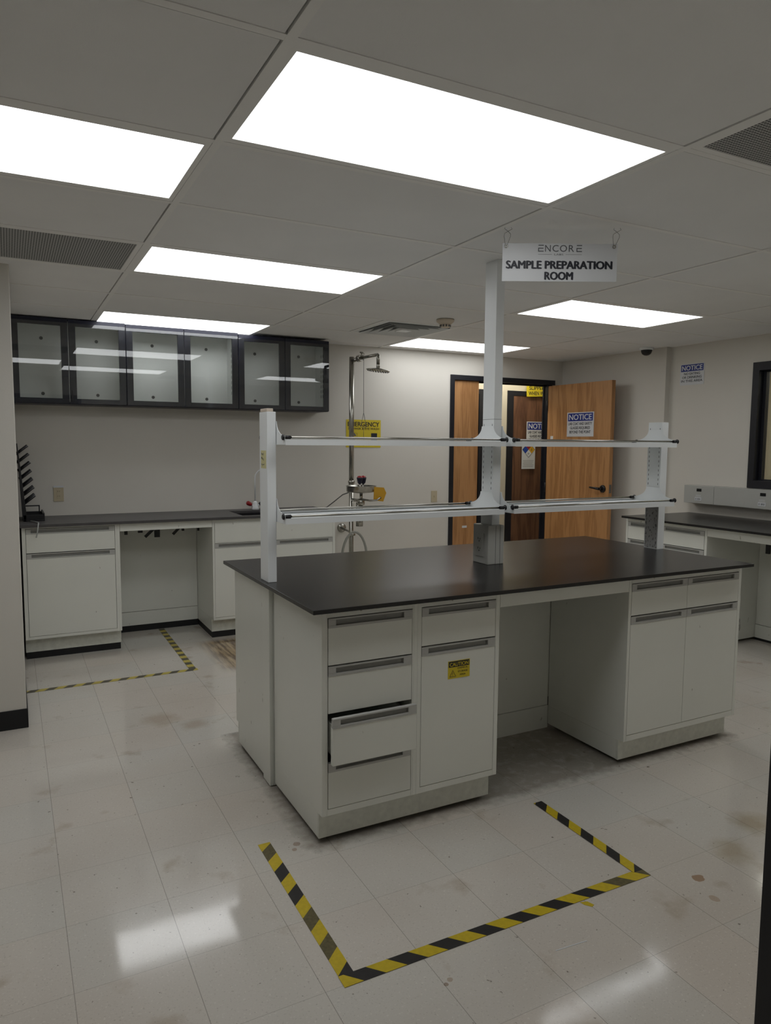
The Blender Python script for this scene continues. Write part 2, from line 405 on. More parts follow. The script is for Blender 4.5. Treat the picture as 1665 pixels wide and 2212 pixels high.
LL = {(0, 0): 'largest ceiling light panel, nearest the top of the picture',
      (-1, 1): 'lit ceiling panel cut by the left picture edge, nearer than the long grille',
      (0, 3): 'lit ceiling panel in the middle row, right of the long grille',
      (0, 6): 'lit ceiling panel directly above the black framed glass wall cabinets',
      (2, 6): 'lit ceiling panel behind the tall white column, in front of the door wall',
      (2, 3): 'lit ceiling panel right of the tall white column, below the hanging sign',
      (2, 0): 'ceiling light panel only just showing at the right picture edge'}
proto = None
for (i, j) in sorted(lights):
    if proto is None:
        t = thing('ceiling_light', LL[(i, j)], 'ceiling light', (i*GX, j*GY, H), 0, 'recessed ceiling light panels'); proto = t
        b = MB(); x0, x1, y0, y1 = .013, GX-.013, .013, GY-.013; a, c, d, e = .030, GX-.030, .042, GY-.042
        for q in ((x0, x1, y0, d), (x0, x1, e, y1), (x0, a, d, e), (c, x1, d, e)): b.box(*q, 0, .03)
        b.build('frame', 'tee', t)
        b = MB().box(a, c, d, e, .002, .012); b.build('diffuser', 'lamp', t)
    else:
        t = copy_tree(proto); t['label'] = LL[(i, j)]; t.location = (i*GX, j*GY, H)
    

def grille(name, label, x, y, w, d):
    t = thing(name, label, 'air vent', (x, y, H))
    b = MB(); 
    for q in ((.013, w-.013, .013, .035), (.013, w-.013, d-.035, d-.013), (.013, .035, .035, d-.035), (w-.035, w-.013, .035, d-.035)): b.box(*q, -.001, .012)
    b.build('frame', 'tee', t)
    b = MB().box(.035, w-.035, .035, d-.035, .001, .006); b.build('perforated_face', 'perf', t)
grille('return_grille', 'long perforated return air grille at the left edge of the ceiling', -GX, 3*GY, GX, GY)
grille('return_grille', 'perforated grey air grille in the ceiling at the upper right corner of the picture', GX, -GY, .6096, GY)
# louvred diffuser
t = thing('air_diffuser', 'square louvred ceiling air diffuser beside the smoke detector', 'air vent', (GX+.9144, 5.5*GY, H))
def ring(b, r, rin, z0, z1):
    # sloping square ring
    for k in range(4):
        c, s_ = math.cos(k*PI/2), math.sin(k*PI/2)
        def R2(x, y): return (x*c-y*s_, x*s_+y*c)
        P = [(*R2(r, -r), z0), (*R2(r, r), z0), (*R2(rin, rin), z1), (*R2(rin, -rin), z1)]
        b._add(P+[(p[0], p[1], p[2]+.0015) for p in P], [(0, 3, 2, 1), (4, 5, 6, 7), (0, 1, 5, 4), (1, 2, 6, 5), (2, 3, 7, 6), (3, 0, 4, 7)])
b = MB(); ring(b, .292, .262, -.002, -.004); b.build('rim', 'white', t)
for r in (.255, .20, .145, .09):
    b = MB(); ring(b, r, r-.042, -.012, .022); b.build('louver', 'white', t)
b = MB().box(-.045, .045, -.045, .045, -.014, -.010); b.build('center_plate', 'white', t)
b = MB().box(-.29, .29, -.29, .29, .03, .034); b.build('duct_opening', 'dark', t)
# smoke detector
t = thing('smoke_detector', 'round cream smoke detector under the ceiling left of the tall white column', 'smoke detector', (2.172, 2.822, H))
MB().lathe((0, 0, 0), [(0, -.002), (.062, -.002), (.062, -.016), (.045, -.030), (.036, -.036), (0, -.036)][::-1]).build('base', 'cream', t)
b = MB(); b.lathe((0, 0, 0), [(0, -.055), (.030, -.055), (.034, -.050), (.034, -.036)]); b.build('sensor_head', 'cream', t)
b = MB()
for k in range(10):
    a = 2*PI*k/10; b.tube([(.0335*math.cos(a), .0335*math.sin(a), -.052), (.0335*math.cos(a), .0335*math.sin(a), -.038)], .006, 6)
b.build('vent_slots', 'greyd', t)
# dome camera
t = thing('security_camera', 'small dark dome camera mounted high by the right wall corner', 'camera', (4.50, 3.165, H))
MB().lathe((0, 0, 0), [(0, -.022), (.058, -.022), (.06, -.018), (.06, 0)], 28).build('mount', 'white', t)
MB().lathe((0, 0, 0), [(.001, -.070), (.022, -.066), (.038, -.054), (.046, -.036), (.048, -.022)], 28).build('dome', 'black', t)

# ------------------------------------------------------------------ cabinets
def front(parent, kind, x0, x1, z0, z1, open_=0., hd=.036, label=None, y=0):
    """inset drawer / door front with the full width recessed pull along its top"""
    t = .018; yo = y-open_
    b = MB(); b.box(x0, x1, yo-.001, yo+t, z0, z1-hd)
    b.box(x0+.004, x1-.004, yo+t*.6, yo+t, z1-hd, z1-.002)
    if kind == 'drawer' and open_ > 0:
        b.box(x0+.012, x0+.022, yo+t, yo+t+.42, z0+.02, z1-.035); b.box(x1-.022, x1-.012, yo+t, yo+t+.42, z0+.02, z1-.035)
        b.box(x0+.012, x1-.012, yo+t, yo+t+.42, z0+.02, z0+.026); b.box(x0+.012, x1-.012, yo+t+.41, yo+t+.42, z0+.02, z1-.035)
    p = b.build(kind, 'cab', parent, bevel=.0012)
    if label: p['label'] = label
    h = MB(); zt, zb = z1, z1-hd; e = .030; y0 = yo-.003
    h.box(x0, x1, y0, yo+.012, zt-.006, zt); h.box(x0, x1, y0, yo+.012, zb, zb+.009)
    h.box(x0, x0+e, y0, yo+.012, zb+.009, zt-.006); h.box(x1-e-.006, x1, y0, yo+.012, zb+.009, zt-.006)
    h.box(x0+e, x1-e-.006, yo+.008, yo+.012, zb+.009, zt-.006, 1)
    h.build('handle', ['pull', 'pullshade'], p, bevel=.0008)
    return p
def cabinet(label, loc, rz, W, D, ztop, fronts, zb=.118, toe=(.02, .032), toe_w=None, base=None, feet=True, group=None, name='base_cabinet'):
    """local frame: x along the front, y into the cabinet; fronts: (kind,x0,x1,z0,z1,open)"""
    t = thing(name, label, 'cabinet', (loc[0], loc[1], 0), rz, group)
    b = MB(); th = .018
    b.box(0, th, 0, D, zb, ztop); b.box(W-th, W, 0, D, zb, ztop); b.box(th, W-th, D-.01, D, zb, ztop)
    b.box(th, W-th, .02, D-.01, zb, zb+.016)
    tk = (0, W) if toe_w is None else toe_w
    b.box(0, th, toe[1]+.0125, D, toe[0], zb); b.box(tk[1]-th, tk[1], toe[1]+.0125, D, toe[0], zb)
    xs0 = min(f[1] for f in fronts); xs1 = max(f[2] for f in fronts); z0 = min(f[3] for f in fronts); z1 = max(f[4] for f in fronts)
    g = .0022
    b.box(th, xs0-g, 0, .02, zb, ztop); b.box(xs1+g, W-th, 0, .02, zb, ztop)
    b.box(xs0-g, xs1+g, 0, .02, z1+g, ztop); b.box(xs0-g, xs1+g, 0, .02, zb, z0-g)
    b.build('body', 'cab', t, bevel=.0012)
    b = MB().box(xs0-g, xs1+g, .034, .036, z0-g, z1+g)
    if all(f[5] == 0 for f in fronts): b.build('inner_panel', 'cabin', t)
    MB().box(tk[0], tk[1], toe[1], toe[1]+.012, toe[0], zb).build('toe_kick', 'toe', t)
    for f in fronts: front(t, *f)
    if base: MB().box(.004, W-.004, toe[1]+.006, D, 0, base).build('gap_strip', 'rubber', t)  # black strip painting the dark gap under the toe kick
    if feet:
        for (fx, fy) in ((.06, .09), (W-.06, .09), (.06, D-.06), (W-.06, D-.06)):
            MB().lathe((fx, fy, 0), [(0, .0), (.018, .0), (.018, .012), (.008, .014), (.008, zb)], 12).build('leveling_foot', 'black', t)
    return t
CT = .898
cabinet('white four drawer base cabinet at the near left of the island, third drawer ajar', (.403, .802), 0, .399, .53, CT,
        [('drawer', .025, .373, .689, .863, 0), ('drawer', .025, .373, .508, .684, 0), ('drawer', .025, .373, .326, .503, .042), ('drawer', .025, .373, .145, .320, 0)])
c2 = cabinet('white island base cabinet with one drawer over a single door and a caution sticker', (.802, .802), 0, .388, .53, CT,
        [('drawer', .018, .366, .712, .864, 0), ('door', .018, .366, .145, .707, 0)], toe_w=(0, .372))
cabinet('white double door island cabinet with two drawers, right of the knee space', (1.915, .802), 0, .775, .53, CT,
        [('drawer', .016, .382, .715, .863, 0), ('drawer', .384, .752, .715, .863, 0), ('door', .016, .382, .148, .710, 0), ('door', .384, .752, .148, .710, 0)], toe_w=(0, .745))
cabinet('white island cabinet on the far side, left end seen beside the panel', (1.19, 1.872), PI, .803, .43, CT,
        [('drawer', .020, .40, .712, .863, 0), ('drawer', .402, .783, .712, .863, 0), ('door', .020, .40, .148, .707, 0), ('door', .402, .783, .148, .707, 0)])
cabinet('white island cabinet on the far side at the right end', (2.69, 1.872), PI, .775, .43, CT,
        [('drawer', .020, .386, .712, .863, 0), ('drawer', .388, .755, .712, .863, 0), ('door', .020, .386, .148, .707, 0), ('door', .388, .755, .148, .707, 0)])
b = MB(); b.box(.385, .403, 1.345, 1.440, .004, CT); b.box(.403, .43, 1.345, 1.440, .004, CT)
tag(b.build('utility_chase_panel', 'cab', bevel=.0015), 'narrow white utility chase panel on the left end of the island', 'panel')
t = thing('knee_space_panel', 'white back panel closing the island knee space', 'panel', (1.19, 1.335, 0))
MB().box(.002, .723, 0, .012, .124, CT).build('upper_panel', 'cab', t)
MB().box(.002, .723, -.004, .012, .0, .121).build('lower_panel', 'cab', t)
for yy, l in ((.802, 'white apron rail across the front of the island knee space'), (1.850, 'white apron rail across the far side of the island knee space')):
    b = MB().box(1.1915, 1.9135, yy, yy+.02, .829, CT); tag(b.build('apron_rail', 'cab', bevel=.001), l, 'apron')
# worktop
b = MB().box(.345, 2.692, .737, 1.927, .898, .914)
tag(b.build('worktop', 'counter', bevel=.002), 'black epoxy worktop of the central island', 'worktop')
# scuffs on the doors
def marks(name, parent, lst, m='greyd'):
    b = MB()
    for (x, z, w, h) in lst: b._add([(x, -.0013, z), (x+w, -.0013, z+h*.15), (x+w, -.0013, z+h), (x, -.0013, z+h*.8)], [(0, 1, 2, 3)])
    return b.build(name, m, parent)
# caution sticker
t = thing('caution_sticker', 'yellow and black caution sticker on the island cabinet door', 'sign', (.942, .801, .563))
MB().box(0, .103, -.0012, 0, 0, .072).build('sticker_face', 'yellow', t)
MB().box(.003, .100, -.0018, -.0012, .047, .070).build('header_band', 'signd', t)
text('CAUTION', t, .0515, .0505, .015, 'yellow', y=-.0022, width=.088, bold=.02)
for k, s_ in enumerate(('CHEMICAL', 'STORAGE', 'AREA')): text(s_, t, .069, .0365-k*.0135, .0075, 'signd', width=(.050, .046, .028)[k], bold=.01)
b = MB(); tri = [(.008, .008), (.036, .008), (.022, .034)]
for k in range(3):
    p, q = tri[k], tri[(k+1) % 3]; b.tube([(p[0], -.0015, p[1]), (q[0], -.0015, q[1])], .0008, 6)
b.box(.0213, .0227, -.0018, -.0012, .016, .026); b.box(.0213, .0227, -.0018, -.0012, .0115, .0135); b.build('warning_triangle', 'signd', t)

# ------------------------------------------------------------------ island shelving
su = thing('reagent_shelving', 'white two tier shelving with chrome rails standing on the island worktop', 'shelving', (0, 0, .914))
def post(name, x0, x1, y0, y1, z0, z1, slots=True, lab=None):
    b = MB(); b.box(x0, x1, y0, y1, z0, z1)
    if x0 > 2: b.box(x0-.0005, x0+.001, y0+.004, y1-.004, .004, .256, 2)
    if slots:
        z = 1.20-.914-.25+.0
        zz = .03 if x0 > 2 else .26
        while zz < min(z1, .70)-.03:
            for yy in (y0+.012, y1-.014):
                for xf in ((x0-.0006, x0+.0005),): b.box(xf[0], xf[1], yy, yy+.0028, zz, zz+.012, 1)
            zz += .0254
    p = b.build(name, ['white', 'dark', 'scraped'], su, bevel=.002)
    if lab: p['label'] = lab
    return p
post('post', .365, .403, 1.29, 1.39, 0, .706, False)
post('column', 1.500, 1.545, 1.297, 1.390, 0, H-.914, True, 'tall white column reaching the ceiling')
post('post', 2.640, 2.690, 1.300, 1.395, 0, .709, True)
b = MB(); b.box(1.4995, 1.5455, 1.2965, 1.3905, .700, .7015); b.build('column_seam', 'greyd', su)
def bracket(xa, xb, zb, parent=su, cut=None):
    yA, yB, yC, yD = 1.190, 1.291, 1.389, 1.488
    prof = [(yA, zb), (yA, zb+.036)]
    for k in range(1, 9):
        a = k/8*PI/2; prof.append((yA+(yB-yA)*math.sin(a), zb+.036+.060*(1-math.cos(a))))
    prof += [(yC, zb+.096)]
    for k in range(7, -1, -1):
        a = k/8*PI/2; prof.append((yD-(yD-yC)*math.sin(a), zb+.036+.060*(1-math.cos(a))))
    prof += [(yD, zb)]
    b = MB().prism(prof, 'x', xa, xb)
    return b.build('bracket', 'white', parent, bevel=.0006, seg=1)
def shelf(xa, xb, zb):
    b = MB(); yA, yB = 1.190, 1.488
    b.box(xa+.003, xb-.003, yA+.0031, yB-.0031, zb+.006, zb+.014)
    b.box(xa+.003, xb-.003, yA, yA+.003, zb-.001, zb+.0225); b.box(xa+.003, xb-.003, yB-.003, yB, zb-.001, zb+.0225)
    b.box(xa+.003, xb-.003, yA+.0031, yA+.010, zb+.0195, zb+.0224); b.box(xa+.003, xb-.003, yB-.010, yB-.0031, zb+.0195, zb+.0224)
    s_ = b.build('shelf', 'white', su)
    for yr in (yA+.006, yB-.006):
        MB().tube([(xa+.018, yr, zb+.030), (xb-.018, yr, zb+.030)], .0046, 12).build('rail', 'chrome', s_)
        for (xk, d) in ((xa, 1), (xb, -1)):
            b = MB(); b.tube([(xk+.002*d, yr, zb+.030), (xk+.026*d, yr, zb+.030)], .0078, 12)
            b.tube([(xk-.001*d, yr, zb+.030), (xk-.003*d, yr, zb+.030), (xk-.007*d, yr, zb+.030), (xk-.010*d, yr, zb+.030)], [.004, .012, .012, .008], 14)
            b.build('rail_knob', 'black', s_)
for zb in (1.167-.914, 1.486-.914):
    for (xa, xb) in ((.405, 1.496), (1.549, 2.636)):
        shelf(xa, xb, zb); bracket(xa, xa+.0022, zb); bracket(xb-.0022, xb, zb)
# outlet box on the column
b = MB(); b.box(1.459, 1.553, 1.268, 1.394, 0, .190)
ob = b.build('outlet_box', 'grey', su, bevel=.003); ob['label'] = 'grey power outlet box at the foot of the column'
b = MB()
for x in (1.503, 1.529): b.box(x, x+.0015, 1.2672, 1.2682, 0, .190)
b.build('seam', 'greyd', ob)
MB().box(1.4555, 1.459, 1.300, 1.370, .035, .150).build('cover_plate', 'grey', ob, bevel=.001)
b = MB()
for zc in (.117, .070):
    for (yy, hh) in ((1.345, .010), (1.328, .008)): b.box(1.4545, 1.456, yy, yy+.0022, zc, zc+hh)
    b.box(1.4545, 1.456, 1.335, 1.340, zc-.010, zc-.005)
b.build('socket_slots', 'dark', ob)
# note + tag on the left post
nt_ = thing('handwritten_note', 'pale yellow note stuck low on the left shelf post', 'note', (.3648, 1.370, 1.388), -PI/2)
MB().box(0, .066, -.0006, .0002, 0, .074).build('paper', 'paper', nt_)
b = MB()
for r in range(3):
    z = .062-r*.022; x = .006
    for k in range(5):
        x2 = x+random.uniform(.004, .009); z2 = z+random.uniform(-.010, .006)
        b.tube([(x, -.001, z), ((x+x2)/2, -.001, z+random.uniform(-.008, .008)), (x2, -.001, z2)], .0007, 5); x = x2+.001
b.build('handwriting', 'greyd', nt_)
tag(MB().box(0.366, .394, 1.296, 1.380, 1.6205, 1.634).build('post_cap_label', 'pink', bevel=.002), 'small tan block lying on top of the left shelf post', 'label')

# ------------------------------------------------------------------ left wall bench
ZT = .918
cabinet('white base cabinet with drawer and wide door at the far left of the back bench', (-.516, 3.800), 0, .619, .53, ZT,
        [('drawer', .025, .585, .742, .905, 0), ('door', .025, .585, .170, .737, 0)], zb=.148, toe=(.048, .062), base=.05, feet=False)
sinkcab = cabinet('white sink cabinet with two doors behind the left end of the island', (.760, 3.800), 0, 1.0, .53, ZT,
        [('door', .016, .496, .170, .734, 0), ('door', .498, .977, .170, .734, 0)], zb=.148, toe=(.048, .062), base=.05, feet=False)
MB().box(.018, .978, -.003, 0, .742, .893).build('false_front', 'cab', sinkcab, bevel=.001)
tag(MB().box(.1045, .7585, 3.800, 3.820, .862, ZT).build('apron_rail', 'cab', bevel=.001), 'white apron rail over the knee space of the back bench', 'apron')
t = thing('knee_space_panel', 'white back panel inside the knee space of the back bench', 'panel', (.105, 4.318, 0))
MB().box(0, .653, 0, .012, .160, ZT).build('upper_panel', 'cab', t)
MB().box(0, .653, -.004, .012, .050, .157).build('lower_panel', 'cab', t)
MB().box(0, .653, .000, .012, 0, .050).build('gap_strip', 'rubber', t)  # black strip painting the dark gap under the knee panel
# worktop with sink cut-out
SX0, SX1, SY0, SY1 = 1.0, 1.46, 3.825, 4.215
b = MB()
b.box(-.534, SX0, 3.760, YW-.003, ZT, .937); b.box(SX1, 1.800, 3.760, YW-.003, ZT, .937); b.box(SX0, SX1, 3.760, SY0, ZT, .937); b.box(SX0, SX1, SY1, YW-.003, ZT, .937)
tag(b.build('worktop', 'counterg'), 'worn dark grey worktop along the back wall under the glass cabinets', 'worktop')
b = MB(); z0 = .70
b.box(SX0-.008, SX0, SY0-.008, SY1+.008, z0, .917); b.box(SX1, SX1+.008, SY0-.008, SY1+.008, z0, .917)
b.box(SX0, SX1, SY0-.008, SY0, z0, .917); b.box(SX0, SX1, SY1, SY1+.008, z0, .917); b.box(SX0-.008, SX1+.008, SY0-.008, SY1+.008, z0-.008, z0)
tag(b.build('sink_basin', 'black'), 'black rectangular sink basin set in the back worktop', 'sink')
t = thing('sink_faucet', 'white gooseneck faucet with red and dark blue handles behind the sink', 'faucet', (1.240, 4.275, .937))
MB().lathe((0, 0, 0), [(0, 0), (.030, 0), (.032, .01), (.028, .028), (.018, .045), (.020, .060), (.012, .068), (.006, .072)], 20).build('base', 'white', t)
pts = [(0, 0, .06), (0, 0, .26)]
for k in range(1, 11):
    a = k/10*PI; pts.append((.08*(1-math.cos(a))*.85, -.08*(1-math.cos(a))*.5, .26+.08*math.sin(a)))
pts.append((pts[-1][0], pts[-1][1], .22))
MB().tube(pts, .0055, 10).build('spout', 'white', t)
for (sx_, m_, l_) in ((-1, 'red', 'red handle'), (1, 'dblue', 'dark blue handle')):
    MB().tube([(0, 0, .022), (sx_*.035, -.005, .042)], .008, 10).build('valve', 'white', t)
    h = MB().tube([(sx_*.034, -.005, .040), (sx_*.042, -.006, .046), (sx_*.066, -.008, .058), (sx_*.074, -.009, .062)], [.012, .017, .019, .012], 8).build('handle', m_, t); h['label'] = l_

# drying rack standing on the bench
t = thing('drying_rack', 'black peg drying rack standing on the bench by the left wall end', 'drying rack', (-.492, 4.00, .937))
b = MB()
b.prism([(-.030, .54), (-.026, .54), (.014, .06), (.012, 0), (-.008, 0)], 'y', 0, .30)
b.build('back_board', 'black', t, bevel=.002)
b = MB(); b.box(-.005, .128, 0, .30, 0, .012); b.box(.116, .128, 0, .30, .012, .055); b.box(-.005, .118, 0, .008, .012, .045); b.box(-.005, .118, .292, .30, .012, .045)
b.build('drip_tray', 'black', t, bevel=.002)
b = MB(); b.box(.004, .108, .285, .295, .082, .090); b.box(.1, .108, .285, .295, .045, .085); b.build('tray_guard', 'black', t)
for r in range(7):
    z = .115+r*.058; x = .013-.055*(z/.54)
    for yy in (.04, .15, .26):
        MB().tube([(x-.004, yy, z), (x+.072, yy, z+.062)], .0078, 8).build('peg', 'black', t)
b = MB(); pts = [(.03, .02, .004), (.07, -.10, .006), (.080, -.205, .010), (.078, -.246, .004), (.072, -.252, -.04), (.062, -.254, -.085)]
b.tube(pts, .0042, 8); d = b.build('drain_tube', 'clear', t); d['label'] = 'clear drain tube hanging over the worktop edge'
# second rack under the knee space
t = thing('peg_bar', 'black bar with angled pegs hanging under the back bench knee space', 'rack', (0, 4.18, 0))
b = MB(); b.box(.40, .745, -.008, .012, .828, .838); b.box(.40, .41, -.008, .012, .838, .918); b.box(.735, .745, -.008, .012, .838, .918); b.box(.18, .745, -.008, .012, .908, .918); b.build('bar', 'black', t)
def peg(x0, z0, x1, z1, w):
    dx, dz = x1-x0, z1-z0; l = math.hypot(dx, dz); nx, nz = -dz/l*w/2, dx/l*w/2
    MB().prism([(x0+nx, z0+nz), (x0-nx, z0-nz), (x1-nx, z1-nz), (x1+nx, z1+nz)], 'y', -.010, .010).build('peg', 'black', t)
for q in ((.196, .900, .196, .790, .022), (.300, .900, .300, .800, .034), (.335, .765, .41, .835, .020), (.425, .900, .425, .760, .040), (.545, .775, .60, .832, .018), (.622, .900, .622, .800, .018), (.742, .900, .742, .795, .014)): peg(*q)

# ------------------------------------------------------------------ wall cabinets
def wall_cab(label, x0, xm, x1, zt0, zt1, rim_handle=False):
    t = thing('glass_wall_cabinet', label, 'wall cabinet', (x0, 4.11, 1.758), 0, 'black framed glass wall cabinets')
    W, D, Hh = x1-x0, YW-4.11-.002, zt0-1.758
    b = MB(); th = .016
    b.box(0, W, .02, D, 0, th, 0); b.box(0, W, .02, D, Hh-th, Hh, 0); b.box(0, th, .02, D, th, Hh-th, 0); b.box(W-th, W, .02, D, th, Hh-th, 0)
    b.build('body', 'navy', t)
    b = MB(); e = th+.001
    b.box(e, W-e, D-.006, D-.001, e, Hh-e); b.box(e, e+.003, .025, D-.006, e, Hh-e); b.box(W-e-.003, W-e, .025, D-.006, e, Hh-e)
    b.box(e, W-e, .025, D-.006, e, e+.003); b.box(e, W-e, .025, D-.006, Hh-e-.003, Hh-e)
    for yy in (.085, .125): 
        for k in range(9):
            z = .12+k*.042; b.box(W-e-.0036, W-e-.003, yy, yy+.008, z, z+.024, 1)
    b.build('lining', ['whitein', 'greyd'], t)
    for (a, c) in ((0, xm-x0), (xm-x0, W)):
        a += .002; c -= .002; st, sb = .046, .040
        b = MB(); 
        for q in ((a, a+st, .004, Hh-.004), (c-st, c, .004, Hh-.004), (a+st, c-st, .004, sb), (a+st, c-st, Hh-.052, Hh-.004)): b.box(q[0], q[1], 0, .019, q[2], q[3])
        d = b.build('door', 'navy', t, bevel=.001)
        MB().box(a+.001, c-.001, -.003, -.0005, .006, Hh-.030).build('glass_pane', 'glass', d)
        for zc in (.085, Hh-.115):
            MB().tube([((a+c)/2+.02*(1 if a else -1), D-.009, zc), ((a+c)/2+.02*(1 if a else -1), D-.006, zc)], .012, 16).build('mounting_cap', 'greyd', t)
    if rim_handle:
        MB().box(xm-x0+.012, xm-x0+.020, -.018, -.003, .02, .10).build('handle', 'black', t, bevel=.002)
    return t
wall_cab('left glass wall cabinet, beside the wall end, small black pull', -.5345, -.168, .220, 2.359, 0, True)
wall_cab('middle of the three black framed glass wall cabinets', .221, .643, 1.063, 2.355, 0)
wall_cab('right glass wall cabinet, nearest the emergency shower', 1.064, 1.451, 1.840, 2.345, 0)

# outlets
def outlet(name, label, loc, rz, w, h, kind):
    t = thing(name, label, 'outlet' if kind else 'switch', loc, rz)
    MB().box(-w/2, w/2, -.006, 0, -h/2, h/2).build('cover_plate', 'ivory', t, bevel=.002)
    if kind:
        MB().box(-.014, .014, -.008, -.006, -.034, .034).build('receptacle', 'ivory', t, bevel=.001)
        b = MB()
        for zc in (.018, -.018):
            b.box(-.007, -.005, -.0085, -.008, zc-.004, zc+.006); b.box(.005, .007, -.0085, -.008, zc-.004, zc+.006)
        b.build('socket_slots', 'dark', t)
        b = MB(); b.box(-w/2, w/2, -.009, -.006, h/2-.010, h/2+.004); b.build('label_strip', 'signw', t)
    else:
        MB().box(-.005, .005, -.014, -.006, -.008, .010).build('toggle', 'ivory', t, bevel=.001)
    return t
o_ = outlet('wall_outlet', 'ivory duplex wall outlet on the back wall above the left bench', (-.250, YW, 1.100), 0, .070, .114, True)
outlet('light_switch', 'ivory light switch on the back wall left of the double door', (3.048, YW, .992), 0, .066, .108, False)

# ------------------------------------------------------------------ signs
def notice(label, loc, rz, w, h, lines, tilt=0, band=.36, worn=False):
    t = thing('notice_sign', label, 'sign', loc, rz)
    t.rotation_euler = (0, tilt, rz)
    MB().box(0, w, -.0015, 0, 0, h).build('sign_face', 'signw', t)
    MB().box(w*.035, w*.965, -.0022, -.0015, h*(1-band), h*.965).build('header_band', 'blue', t)
    text('NOTICE', t, w/2, h*(1-band)+h*(band-.035)*.17, h*(band-.035)*.68, 'signw', y=-.0028, width=w*.84, bold=.02)
    n = len(lines); zz = h*(1-band); st = zz*.80/n
    for k, s_ in enumerate(lines):
        ww = w*.88*len(s_)/max(len(q) for q in lines)
        text(s_, t, w/2, zz-st*(k+.95), st*.66, 'signd', y=-.0022, width=ww, bold=.02)
    return t
notice('blue and white lab coat and safety glasses notice on the open honey oak door', (4.4085, 4.066, 1.577), -PI/2, .373, .238, ['LAB COAT AND SAFETY', 'GLASSES REQUIRED', 'BEYOND THIS POINT'])
notice('small blue and white no eating or drinking notice taped high on the right wall', (XN-.001, 2.922, 2.018), -PI/2, .246, .180, ['NO EATING', 'OR DRINKING', 'IN THIS AREA'], tilt=0)
notice('blue and white lab coat notice on the dark brown hall door', (4.783, 5.178, 1.50), 0, .36, .262, ['LAB COAT AND SAFETY', 'GLASSES REQUIRED', 'BEYOND THIS POINT'])
# hazard diamond
t = thing('hazard_diamond_sign', 'white sheet with a four colour hazard diamond on the dark hall door', 'sign', (4.722, 5.178, 1.212))
MB().box(0, .195, -.0015, 0, 0, .325).build('sheet', 'signw', t)
cx_, cz_, r_ = .0975, .225, .090
def quad_d(b, pts, mi): b._add([(p[0], -.002, p[1]) for p in pts], [(0, 1, 2, 3)], mi)
b = MB(); h_ = r_/2
quad_d(b, [(cx_-r_, cz_), (cx_-h_, cz_-h_), (cx_, cz_), (cx_-h_, cz_+h_)], 0)
quad_d(b, [(cx_, cz_), (cx_+h_, cz_+h_), (cx_, cz_+r_), (cx_-h_, cz_+h_)], 1)
quad_d(b, [(cx_, cz_), (cx_+h_, cz_-h_), (cx_+r_, cz_), (cx_+h_, cz_+h_)], 2)
quad_d(b, [(cx_-h_, cz_-h_), (cx_, cz_-r_), (cx_+h_, cz_-h_), (cx_, cz_)], 3)
b.build('hazard_diamond', ['nblue', 'nred', 'nyel', 'signw'], t)
b = MB(); dd_ = [(cx_-r_, cz_), (cx_, cz_-r_), (cx_+r_, cz_), (cx_, cz_+r_)]
for k in range(4):
    p, q = dd_[k], dd_[(k+1) % 4]; b.tube([(p[0], -.0025, p[1]), (q[0], -.0025, q[1])], .0014, 6)
b.build('diamond_outline', 'signd', t)
text('0', t, cx_+h_, cz_-.014, .028, 'signd', y=-.0026); text('SA', t, cx_, cz_-h_-.010, .020, 'signd', y=-.0026, xs=.8)
b = MB()
for k in range(5): b.box(.02+.006*(k % 2), .175-.008*(k % 3), -.002, -.0015, .095-k*.017, .0985-k*.017)
b.build('small_print', 'greyd', t)
# slippery sign
t = thing('slippery_when_wet_sign', 'yellow slippery when wet sign fixed above the dark hall door', 'sign', (4.762, 5.165, 2.047))
t.rotation_euler = (0, -.04, 0)
MB().box(0, .34, -.002, 0, 0, .138).build('sign_face', 'yellow', t, bevel=.0008)
text('SLIPPERY', t, .170, .078, .042, 'signd', y=-.003, width=.262, bold=.02); text('WHEN WET', t, .166, .016, .044, 'signd', y=-.003, width=.275, bold=.02)
# emergency sign
t = thing('emergency_shower_sign', 'yellow emergency shower and eye wash sign on the wall behind the shower pole', 'sign', (2.118, YW-.001, 1.458))
MB().box(0, .348, -.002, 0, 0, .250).build('sign_face', 'yellow', t, bevel=.0008)
text('EMERGENCY', t, .174, .190, .040, 'signd', y=-.003, width=.315, bold=.02); text('SHOWER & EYE WASH', t, .174, .160, .019, 'signd', y=-.003, width=.310, bold=.012)
b = MB()
b.box(.172, .1745, -.003, -.002, .012, .145); b.box(.250, .310, -.003, -.002, .060, .130)
b.lathe((.075, -.002, .105), [(.001, .028), (.018, .010), (.024, 0)], 12)
b.tube([(.075, -.0025, .130), (.110, -.0025, .130), (.110, -.0025, .030)], .001, 6)
b.box(.066, .084, -.003, -.002, .055, .078); b.box(.060, .090, -.003, -.002, .020, .052)
b.build('pictogram', 'signd', t)
# hanging room sign (turned to face the entrance)
ux, uy = .401/.4517, -.208/.4517
ang = math.atan2(uy, ux)
t = thing('hanging_sign', 'white sample preparation room sign hanging from the ceiling on wires', 'sign', (1.232, .869, 0), ang)
MB().box(-.016, .446, -.0015, .0015, 2.150, 2.299).build('sign_board', 'signw', t, bevel=.0005)
def eshape(b, x, z, w, h, s):
    b.box(x, x+w, -.0028, -.002, z, z+s); b.box(x+.0, x+w*.96, -.0028, -.002, z+h/2-s/2, z+h/2+s/2); b.box(x+w*.04, x+w, -.0028, -.002, z+h-s, z+h)
    b.box(x, x+s, -.0028, -.002, z, z+h/2+s/2)
b = MB(); eshape(b, .127, 2.2665, .022, .0265, .0032); eshape(b, .281, 2.2665, .022, .0265, .0032); b.build('logo_bars', 'signg', t)
text('N', t, .166, 2.2665, .0265, 'signg', y=-.0022, width=.0225); text('C', t, .1965, 2.2665, .0265, 'signg', y=-.0022, width=.0245)
